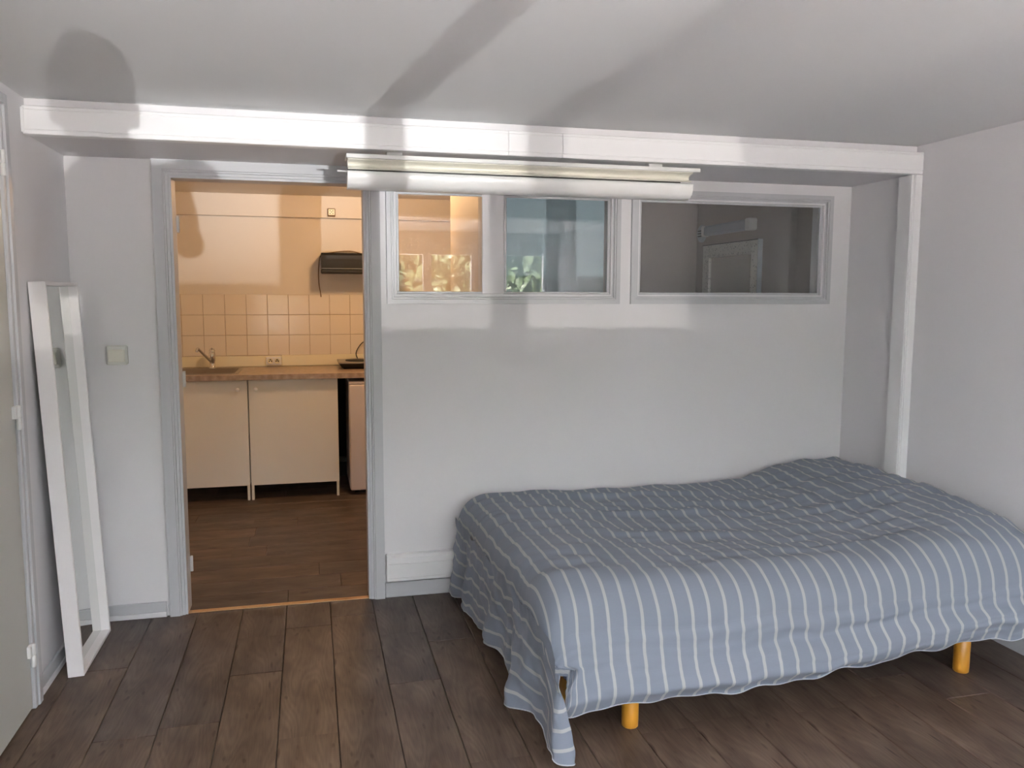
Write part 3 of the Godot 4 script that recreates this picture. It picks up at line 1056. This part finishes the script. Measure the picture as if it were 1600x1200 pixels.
		lathe(kn, Vector3(w - 0.062 if k == 0 else 0.050, 0.757, -2.021), Vector3.BACK, [[0.006, 0.0], [0.006, 0.010], [0.012, 0.014], [0.0135, 0.020], [0.011, 0.025], [0.0, 0.026]], 18)
		obj("knob", kn, M.plastic, dr)
		for lx in [[0.003, 0.020], [w - 0.020, w - 0.003]]:
			boxes("leg", [[lx[0], lx[1], 0.0, 0.105, -2.055, -2.018]], 0.001, M.cabinet_leg, cab)
			boxes("leg", [[lx[0], lx[1], 0.0, 0.105, -2.58, -2.54]], 0.001, M.cabinet_leg, cab)
	# fridge in the open bay
	var fr := thing("fridge", "small white fridge under the worktop at the doorway's right edge", "fridge", Vector3(0.249, 0, 0))
	boxes("body", [[0.0, 0.50, 0.03, 0.79, -2.58, -2.052]], 0.006, M.fridge, fr)
	boxes("door", [[0.0, 0.50, 0.034, 0.775, -2.048, -1.998]], 0.008, M.fridge, fr)
	boxes("top_lid", [[-0.002, 0.502, 0.777, 0.797, -2.58, -2.0]], 0.005, M.fridge, fr)
	for x in [0.05, 0.45]:
		for z in [-2.53, -2.10]:
			var fs := tool()
			lathe(fs, Vector3(x, 0, z), Vector3.UP, [[0.0, 0.0], [0.016, 0.0], [0.018, 0.03], [0.0, 0.031]], 14)
			obj("foot", fs, M.black, fr)
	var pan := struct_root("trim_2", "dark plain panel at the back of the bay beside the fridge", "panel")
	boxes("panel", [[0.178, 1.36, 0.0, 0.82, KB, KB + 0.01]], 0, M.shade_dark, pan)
	boxes("wall_pipe", [[0.178, 1.36, 0.11, 0.15, KB + 0.01, KB + 0.035]], 0.006, M.dark_metal, pan)
	# electric hotplate on the worktop
	var hob := thing("hotplate", "low electric hotplate with dark base on the worktop's right side", "hotplate", Vector3(0.197, 0.857, -2.60))
	var hb := tool()
	var hr := []
	for q in [[0.035, 0.0], [0.02, 0.012], [0.0, 0.040]]:
		hr.append([Vector3(q[0], q[1], 0.33 - q[0]), Vector3(0.50 - q[0], q[1], 0.33 - q[0]), Vector3(0.50 - q[0], q[1], q[0]), Vector3(q[0], q[1], q[0])])
	sheet(hb, hr, [], false, false, true)
	obj("base", hb, M.black, hob)
	boxes("cook_surface", [[-0.006, 0.506, 0.040, 0.050, -0.006, 0.336]], 0.004, M.steel, hob)
	for x in [0.14, 0.36]:
		var rs := tool()
		lathe(rs, Vector3(x, 0.050, 0.165), Vector3.UP, [[0.09, 0.0], [0.09, 0.006], [0.085, 0.008], [0.0, 0.008]], 28)
		obj("cooking_ring", rs, M.black, hob)
	var cb := tool()
	tube(cb, spline([Vector3(0.345, 0.909, -2.62), Vector3(0.335, 0.95, -2.615), Vector3(0.36, 1.00, -2.625), Vector3(0.40, 1.035, -2.635), Vector3(0.46, 1.03, -2.635)], 8), 0.004, 8)
	tag(obj("power_cable", cb, M.black_cable), "black power cable looping up the tiles behind the hotplate", "cable")
	# cooker hood with its cable
	var hood := thing("cooker_hood", "black cooker hood on the kitchen wall at the doorway's right side", "cooker hood", Vector3(0.09, 0, 0))
	var hd := tool()
	extrude_x(hd, [[KB + 0.0005, 1.575], [-2.440, 1.568], [-2.415, 1.580], [-2.410, 1.672], [-2.425, 1.690], [KB + 0.0005, 1.690]], 0.0, 0.55)
	obj("body", hd, M.black, hood)
	boxes("front_flap", [[-0.003, 0.553, 1.543, 1.574, -2.62, -2.402]], 0.007, M.black, hood)
	boxes("metal_strip", [[0.0, 0.55, 1.5745, 1.580, -2.414, -2.404]], 0.001, M.steel, hood)
	var hc := tool()
	tube(hc, spline([Vector3(0.40, 1.692, -2.63), Vector3(0.30, 1.715, -2.64), Vector3(0.17, 1.702, -2.64), Vector3(0.093, 1.683, -2.65), Vector3(0.074, 1.60, -2.653), Vector3(0.072, 1.48, -2.653), Vector3(0.083, 1.40, -2.648), Vector3(0.086, 1.372, -2.646)], 8), 0.0035, 8)
	tag(obj("hood_cable", hc, M.cable), "thin brown cable hanging from the top of the cooker hood", "cable")
	# outlets
	var so := thing("wall_socket", "double power socket in the upstand above the worktop", "socket", Vector3(-0.267, 0.898, KB + 0.022))
	boxes("plate", [[-0.055, 0.055, -0.030, 0.030, 0.0, 0.012]], 0.003, M.plastic, so)
	for x in [-0.024, 0.024]:
		outlet(so, x, 0.0, 0.020, 0.0168)
	var s2 := thing("wall_socket", "single square power socket high on the ledge near the kitchen ceiling", "socket", Vector3(0.173, 1.992, KB + 0.055))
	boxes("plate", [[-0.028, 0.028, -0.030, 0.030, 0.0, 0.018]], 0.004, M.cable, s2)
	boxes("cover", [[-0.023, 0.023, -0.019, 0.025, 0.018, 0.022]], 0.003, M.socket, s2)
	for p in [[-0.01, 0.012], [0.01, 0.012], [0.0, 0.003], [-0.01, -0.008], [0.01, -0.008]]:
		var h := tool()
		lathe(h, Vector3(p[0], p[1], 0.0215), Vector3.BACK, [[0.0035, 0.0], [0.0035, 0.0015], [0.0, 0.0015]], 8)
		obj("pin_hole", h, M.socket_dark, s2)
	# ceiling lamp, hidden from the photograph by the head of the doorway
	var lamp := thing("ceiling_lamp", "warm round kitchen ceiling lamp whose glow fills the doorway", "lamp", Vector3(0.40, KH, -1.5))
	var cs := tool()
	lathe(cs, Vector3(0, -0.018, 0), Vector3.UP, [[0.0, 0.0], [0.10, 0.0], [0.12, 0.006], [0.12, 0.018], [0.0, 0.018]], 28)
	obj("lamp_base", cs, M.enamel, lamp)
	var gs := tool()
	lathe(gs, Vector3(0, -0.07, 0), Vector3.UP, [[0.0, 0.0], [0.05, 0.004], [0.085, 0.02], [0.10, 0.05], [0.0, 0.051]], 28)
	obj("lamp_shade", gs, M.glow, lamp)
	var l := OmniLight3D.new()
	l.name = "kitchen_light"
	l.light_color = Color(1.0, 0.79, 0.56)
	l.light_energy = 0.30
	l.light_size = 0.06
	l.omni_range = 12.0
	l.omni_attenuation = 2.0
	l.shadow_enabled = true
	l.position = Vector3(0.40, KH - 0.045, -1.5)
	add_child(l)

# ------------------------------------------------------------------ bathroom beyond the right window
func build_bathroom():
	var m := thing("bathroom_mirror", "mirror in a flower patterned white frame on the dim bathroom wall", "mirror", Vector3(XR, 0, 0))
	var z0 := -1.545
	var z1 := -0.825
	var y0 := 0.95
	var y1 := 1.73
	var w := 0.085
	boxes("mirror_frame", [[-0.03, 0, y0, y1, z0, z0 + w], [-0.03, 0, y0, y1, z1 - w, z1], [-0.03, 0, y1 - w, y1, z0 + w, z1 - w], [-0.03, 0, y0, y0 + w, z0 + w, z1 - w]], 0.003, M.flower_frame, m)
	boxes("mirror_glass", [[-0.018, -0.004, y0 + w, y1 - w, z0 + w, z1 - w]], 0, M.mirror, m)
	boxes("frame_edge", [[-0.033, -0.001, y0, y1 + 0.004, z1 + 0.0005, z1 + 0.003]], 0.0005, M.lamp_plastic, m)
	boxes("frame_edge", [[-0.033, -0.001, y1 + 0.0005, y1 + 0.004, z0, z1]], 0.0005, M.dark_metal, m)
	var l := thing("strip_lamp", "grey strip lamp above the mirror on the dim bathroom wall", "lamp", Vector3(XR, 0, 0))
	boxes("lamp_body", [[-0.05, 0, 1.795, 1.862, -1.512, -0.955]], 0.012, M.lamp_plastic, l)
	boxes("end_cap", [[-0.056, 0, 1.791, 1.866, -0.955, -0.890]], 0.008, M.plastic, l)
	boxes("end_cap", [[-0.056, 0, 1.791, 1.866, -1.535, -1.512]], 0.008, M.plastic, l)
	var v := thing("wall_vent", "small round wall vent beside the bathroom strip lamp", "vent", Vector3(XR, 1.82, -1.615))
	var s := tool()
	lathe(s, Vector3.ZERO, Vector3.LEFT, [[0.06, 0.0], [0.06, 0.012], [0.05, 0.02], [0.035, 0.016], [0.0, 0.014]], 26)
	obj("vent_ring", s, M.lamp_plastic, v)
	for k in [-1, 0, 1]:
		boxes("vent_slat", [[-0.022, -0.012, -0.003 + k * 0.018, 0.003 + k * 0.018, -0.034, 0.034]], 0.001, M.dark_metal, v)

# ------------------------------------------------------------------ garden
func build_outside():
	struct("ground", [[-14, 16, -0.25, -0.12, ZB + 0.2, 30]], 0, M.ground, "pale paved yard outside the bedroom window", "ground")
	var rng := RandomNumberGenerator.new()
	rng.seed = 99
	var spots := [[-2.4, 14.6, 2.2, "leafy tree at the yard's far end nearest the house corner"], [0.6, 15.4, 2.3, "leafy tree mirrored in the kitchen pane of the inner window"], [3.2, 14.8, 2.4, "leafy tree mirrored in the middle pane of the inner window"], [6.0, 15.2, 2.2, "leafy tree mirrored in the right inner window"]]
	for s in spots:
		var t := thing("tree", s[3], "tree", Vector3(s[0], -0.12, s[1]), "leafy trees across the yard")
		var ts := tool()
		tube(ts, spline([Vector3(0, 0, 0), Vector3(0.05, 0.9, 0.02), Vector3(-0.04, 1.8, 0.05), Vector3(0.02, 2.8, 0.0)], 4), 0.11, 10)
		for b in 6:
			var a := b * 1.05
			tube(ts, [Vector3(0, 1.2 + 0.22 * b, 0), Vector3(cos(a) * 0.6, 1.9 + 0.25 * b, sin(a) * 0.6), Vector3(cos(a) * 1.2, 2.3 + 0.28 * b, sin(a) * 1.2)], 0.035, 6)
		obj("trunk", ts, M.bark, t)
		var lm := tool()
		var rows := []
		for i in 5:
			var u := i / 4.0
			var hw := 0.045 * sin(PI * clampf(u, 0.02, 0.98))
			rows.append([Vector3(-hw, 0.012 * sin(u * 3.0) + hw * 0.3, u * 0.15), Vector3(0, 0.012 * sin(u * 3.0), u * 0.15), Vector3(hw, 0.012 * sin(u * 3.0) + hw * 0.3, u * 0.15)])
		sheet(lm, rows, [], false, true)
		lm.generate_normals()
		var mm := MultiMesh.new()
		mm.transform_format = MultiMesh.TRANSFORM_3D
		mm.mesh = lm.commit()
		mm.mesh.surface_set_material(0, M.leaf)
		mm.instance_count = 2600
		for i in 2600:
			var d: Vector3 = Vector3(rng.randfn(), rng.randfn() * 0.8, rng.randfn()).normalized() * pow(rng.randf(), 0.4) * s[2]
			var p: Vector3 = d * Vector3(0.9, 0.75, 0.7) + Vector3(0, 1.9, 0)
			if p.y < 0.25:
				p.y = 0.25 + rng.randf() * 0.6
			mm.set_instance_transform(i, Transform3D(Basis.from_euler(Vector3(rng.randf() * TAU, rng.randf() * TAU, rng.randf() * TAU)).scaled(Vector3.ONE * rng.randf_range(1.4, 2.8)), p))
		var mi := MultiMeshInstance3D.new()
		mi.name = "foliage"
		mi.multimesh = mm
		mi.set_meta("kind", "stuff")
		t.add_child(mi, true)
	var g := thing("garden_pane", "sunlit tilted glass pane in the yard that throws light indoors", "glass pane", Vector3(1.62, -0.32, 11.0))
	boxes("stand", [[-0.2, 0.2, 0.2, 0.45, 0.06, 0.10]], 0.01, M.bark, g)
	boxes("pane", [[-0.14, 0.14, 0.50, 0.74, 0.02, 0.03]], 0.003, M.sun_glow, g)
	boxes("pane_frame", [[-0.17, -0.14, 0.45, 0.77, 0.01, 0.06], [0.14, 0.17, 0.45, 0.77, 0.01, 0.06], [-0.14, 0.14, 0.45, 0.50, 0.01, 0.06], [-0.14, 0.14, 0.74, 0.77, 0.01, 0.06]], 0.004, M.bark, g)

# ------------------------------------------------------------------ the photographer, whose shadow falls on beam and ceiling
func capsule(p: Vector3, b: Array) -> float:
	var a: Vector3 = b[0]
	var d: Vector3 = b[1] - a
	var t := clampf((p - a).dot(d) / maxf(d.length_squared(), 1e-8), 0.0, 1.0)
	var q := p - a - d * t
	q.z *= b[4] if b.size() > 4 else 1.0
	return q.length() - lerpf(b[2], b[3], t)

func skin(st: SurfaceTool, bones: Array, cell: float, blend: float):
	# surface nets on the blended field of tapered capsules
	var lo := Vector3.ONE * 1e9
	var hi := Vector3.ONE * -1e9
	for b in bones:
		for i in 2:
			var r: float = maxf(b[2], b[3]) + 2.5 * cell
			lo = lo.min(b[i] - Vector3.ONE * r)
			hi = hi.max(b[i] + Vector3.ONE * r)
	var n := Vector3i(((hi - lo) / cell).ceil()) + Vector3i.ONE
	var field := PackedFloat32Array()
	field.resize(n.x * n.y * n.z)
	field.fill(1.0)
	for b in bones:
		var r: float = maxf(b[2], b[3]) + blend + 2.0 * cell
		var bl: Vector3 = (b[0] as Vector3).min(b[1]) - Vector3.ONE * r
		var bh: Vector3 = (b[0] as Vector3).max(b[1]) + Vector3.ONE * r
		var i0 := Vector3i(((bl - lo) / cell).floor()).clamp(Vector3i.ZERO, n - Vector3i.ONE)
		var i1 := Vector3i(((bh - lo) / cell).ceil()).clamp(Vector3i.ZERO, n - Vector3i.ONE)
		for x in range(i0.x, i1.x + 1):
			for y in range(i0.y, i1.y + 1):
				for z in range(i0.z, i1.z + 1):
					var d := capsule(lo + Vector3(x, y, z) * cell, b)
					var at := (x * n.y + y) * n.z + z
					var e := field[at]
					var h := maxf(blend - absf(d - e), 0.0) / blend
					field[at] = minf(d, e) - h * h * blend * 0.25
	var verts := {}
	var corner := [Vector3i(0, 0, 0), Vector3i(1, 0, 0), Vector3i(0, 1, 0), Vector3i(1, 1, 0), Vector3i(0, 0, 1), Vector3i(1, 0, 1), Vector3i(0, 1, 1), Vector3i(1, 1, 1)]
	var edges := [[0, 1], [2, 3], [4, 5], [6, 7], [0, 2], [1, 3], [4, 6], [5, 7], [0, 4], [1, 5], [2, 6], [3, 7]]
	for x in n.x - 1:
		for y in n.y - 1:
			for z in n.z - 1:
				var base := (x * n.y + y) * n.z + z
				var v := [field[base], field[base + n.y * n.z], field[base + n.z], field[base + n.y * n.z + n.z], field[base + 1], field[base + n.y * n.z + 1], field[base + n.z + 1], field[base + n.y * n.z + n.z + 1]]
				var neg := 0
				for q in v:
					if q < 0.0:
						neg += 1
				if neg == 0 or neg == 8:
					continue
				var sum := Vector3.ZERO
				var cnt := 0
				for e in edges:
					var a: float = v[e[0]]
					var b: float = v[e[1]]
					if (a < 0.0) != (b < 0.0):
						sum += Vector3(corner[e[0]]).lerp(Vector3(corner[e[1]]), a / (a - b))
						cnt += 1
				verts[Vector3i(x, y, z)] = lo + (Vector3(x, y, z) + sum / cnt) * cell
	st.set_smooth_group(0)
	for key in verts:
		var k: Vector3i = key
		var at := (k.x * n.y + k.y) * n.z + k.z
		var s0 := field[at] < 0.0
		for ax in 3:
			var step := Vector3i.ZERO
			step[ax] = 1
			var nb := k + step
			var s1 := field[(nb.x * n.y + nb.y) * n.z + nb.z] < 0.0
			if s0 == s1:
				continue
			var u := Vector3i.ZERO
			u[(ax + 1) % 3] = 1
			var w := Vector3i.ZERO
			w[(ax + 2) % 3] = 1
			if not (verts.has(k - u) and verts.has(k - w) and verts.has(k - u - w)):
				continue
			var out := Vector3(step) * (1.0 if s0 else -1.0)
			quad(st, verts[k], verts[k - u], verts[k - u - w], verts[k - w], out)
	st.set_smooth_group(-1)

func build_person():
	var at := Vector3(0.165, -0.05, 4.02)
	var p := thing("person", "person standing at the camera whose shadow falls on the beam", "person", at)
	var V := func(x, y, z): return Vector3(x, y, z)
	var head := V.call(-0.085, 1.485, 0.0) as Vector3
	var body := []
	# legs, hips, torso, neck
	for s in [-1.0, 1.0]:
		body.append([V.call(0.085 * s, 0.80, 0.02), V.call(0.10 * s, 0.43, 0.0), 0.082, 0.055])
		body.append([V.call(0.10 * s, 0.43, 0.0), V.call(0.11 * s, 0.08, 0.04), 0.054, 0.036])
		body.append([V.call(0.11 * s, 0.088, 0.06), V.call(0.125 * s, 0.077, -0.13), 0.042, 0.030])
		# arms bent to hold the phone before the face
		body.append([V.call(0.155 * s, 1.29 + 0.02 * s, 0.01), V.call(0.20 * s, 1.09, -0.06), 0.050, 0.042])
	body.append([V.call(0.20, 1.09, -0.06), V.call(0.01, 1.325, -0.265), 0.041, 0.026])
	body.append([V.call(-0.20, 1.09, -0.06), V.call(-0.21, 1.325, -0.265), 0.041, 0.026])
	body.append([V.call(-0.06, 0.84, 0.02), V.call(0.06, 0.84, 0.02), 0.115, 0.115, 1.25])
	body.append([V.call(0, 0.86, 0.02), V.call(0, 1.05, 0.01), 0.13, 0.118, 1.3])
	body.append([V.call(-0.05, 1.20, 0.01), V.call(0.05, 1.20, 0.01), 0.125, 0.125, 1.25])
	body.append([V.call(-0.135, 1.275, 0.01), V.call(0.13, 1.315, 0.01), 0.06, 0.06, 1.1])
	body.append([V.call(-0.01, 1.33, 0.02), V.call(-0.065, 1.42, 0.0), 0.058, 0.052])
	var st := tool()
	skin(st, body, 0.02, 0.05)
	# head with brow, nose, chin and ears
	var hb := [[head + Vector3(0, 0.012, 0.012), head + Vector3(0, 0.02, -0.012), 0.086, 0.080], [head + Vector3(0, -0.03, -0.02), head + Vector3(0, -0.075, -0.05), 0.062, 0.030],
		[head + Vector3(0, 0.002, -0.09), head + Vector3(0, -0.028, -0.105), 0.009, 0.013], [head + Vector3(-0.03, 0.022, -0.082), head + Vector3(0.03, 0.022, -0.082), 0.012, 0.012],
		[head + Vector3(-0.018, -0.055, -0.082), head + Vector3(0.018, -0.055, -0.082), 0.009, 0.009],
		[head + Vector3(-0.084, 0.012, 0.0), head + Vector3(-0.087, -0.025, -0.005), 0.014, 0.009], [head + Vector3(0.084, 0.012, 0.0), head + Vector3(0.087, -0.025, -0.005), 0.014, 0.009],
		[head + Vector3(0, -0.06, 0.015), head + Vector3(0.012, -0.10, 0.01), 0.055, 0.055]]
	skin(st, hb, 0.008, 0.016)
	# hands: palm, four bent fingers and a thumb on each edge of the phone
	for s in [-1.0, 1.0]:
		var c := Vector3(-0.103 + 0.098 * s, 1.375, -0.290)
		var hand := [[Vector3(-0.10 + 0.11 * s, 1.325, -0.265), c + Vector3(0, 0.0, 0.0), 0.024, 0.022], [c + Vector3(0.004 * s, -0.02, 0), c + Vector3(0.002 * s, 0.022, -0.004), 0.019, 0.017]]
		for f in 4:
			var y := 0.034 - 0.0185 * f
			var l: float = [0.9, 1.0, 0.95, 0.8][f]
			var k0 := c + Vector3(0.006 * s, y, -0.008)
			var k1 := k0 + Vector3(-0.004 * s, 0.002, -0.022) * l
			var k2 := k1 + Vector3(-0.024 * s, 0.002, -0.004) * l
			var k3 := k2 + Vector3(-0.018 * s, 0.0, 0.002) * l
			hand.append([k0, k1, 0.0092, 0.0085])
			hand.append([k1, k2, 0.0085, 0.0078])
			hand.append([k2, k3, 0.0078, 0.0068])
		var t0 := c + Vector3(-0.006 * s, 0.0, 0.018)
		hand.append([t0, t0 + Vector3(-0.022 * s, 0.018, 0.006), 0.0125, 0.010])
		hand.append([t0 + Vector3(-0.022 * s, 0.018, 0.006), t0 + Vector3(-0.044 * s, 0.022, -0.004), 0.010, 0.0078])
		skin(st, hand, 0.005, 0.008)
	obj("body", st, M.skin, p)
	var hs := tool()
	skin(hs, [[head + Vector3(0, 0.034, 0.022), head + Vector3(0, 0.040, -0.012), 0.087, 0.081], [head + Vector3(0, -0.02, 0.045), head + Vector3(0, 0.02, 0.04), 0.06, 0.072]], 0.01, 0.03)
	obj("hair", hs, M.hair, p)
	var sh := tool()
	var shirt := [[Vector3(-0.06, 0.84, 0.02), Vector3(0.06, 0.84, 0.02), 0.122, 0.122, 1.22], [Vector3(0, 0.86, 0.02), Vector3(0, 1.05, 0.01), 0.138, 0.126, 1.26], [Vector3(-0.05, 1.20, 0.01), Vector3(0.05, 1.20, 0.01), 0.133, 0.133, 1.2], [Vector3(-0.135, 1.275, 0.01), Vector3(0.13, 1.315, 0.01), 0.067, 0.067, 1.05]]
	for s in [-1.0, 1.0]:
		shirt.append([Vector3(0.155 * s, 1.29 + 0.02 * s, 0.01), Vector3(0.185 * s, 1.165, -0.04), 0.060, 0.057])
	skin(sh, shirt, 0.02, 0.05)
	obj("shirt", sh, M.shirt, p)
	var tr := tool()
	var trs := [[Vector3(-0.05, 0.80, 0.02), Vector3(0.05, 0.80, 0.02), 0.118, 0.118, 1.2]]
	for s in [-1.0, 1.0]:
		trs.append([Vector3(0.085 * s, 0.80, 0.02), Vector3(0.10 * s, 0.43, 0.0), 0.092, 0.068])
		trs.append([Vector3(0.10 * s, 0.43, 0.0), Vector3(0.11 * s, 0.10, 0.04), 0.067, 0.056])
	skin(tr, trs, 0.02, 0.04)
	obj("trousers", tr, M.trousers, p)
	var ph := thing("phone", "dark phone held upright in both hands to take the photograph", "phone", Vector3(0.062, 1.356, 3.71))
	boxes("phone_body", [[-0.078, 0.078, -0.037, 0.037, -0.004, 0.004]], 0.003, M.black, ph)
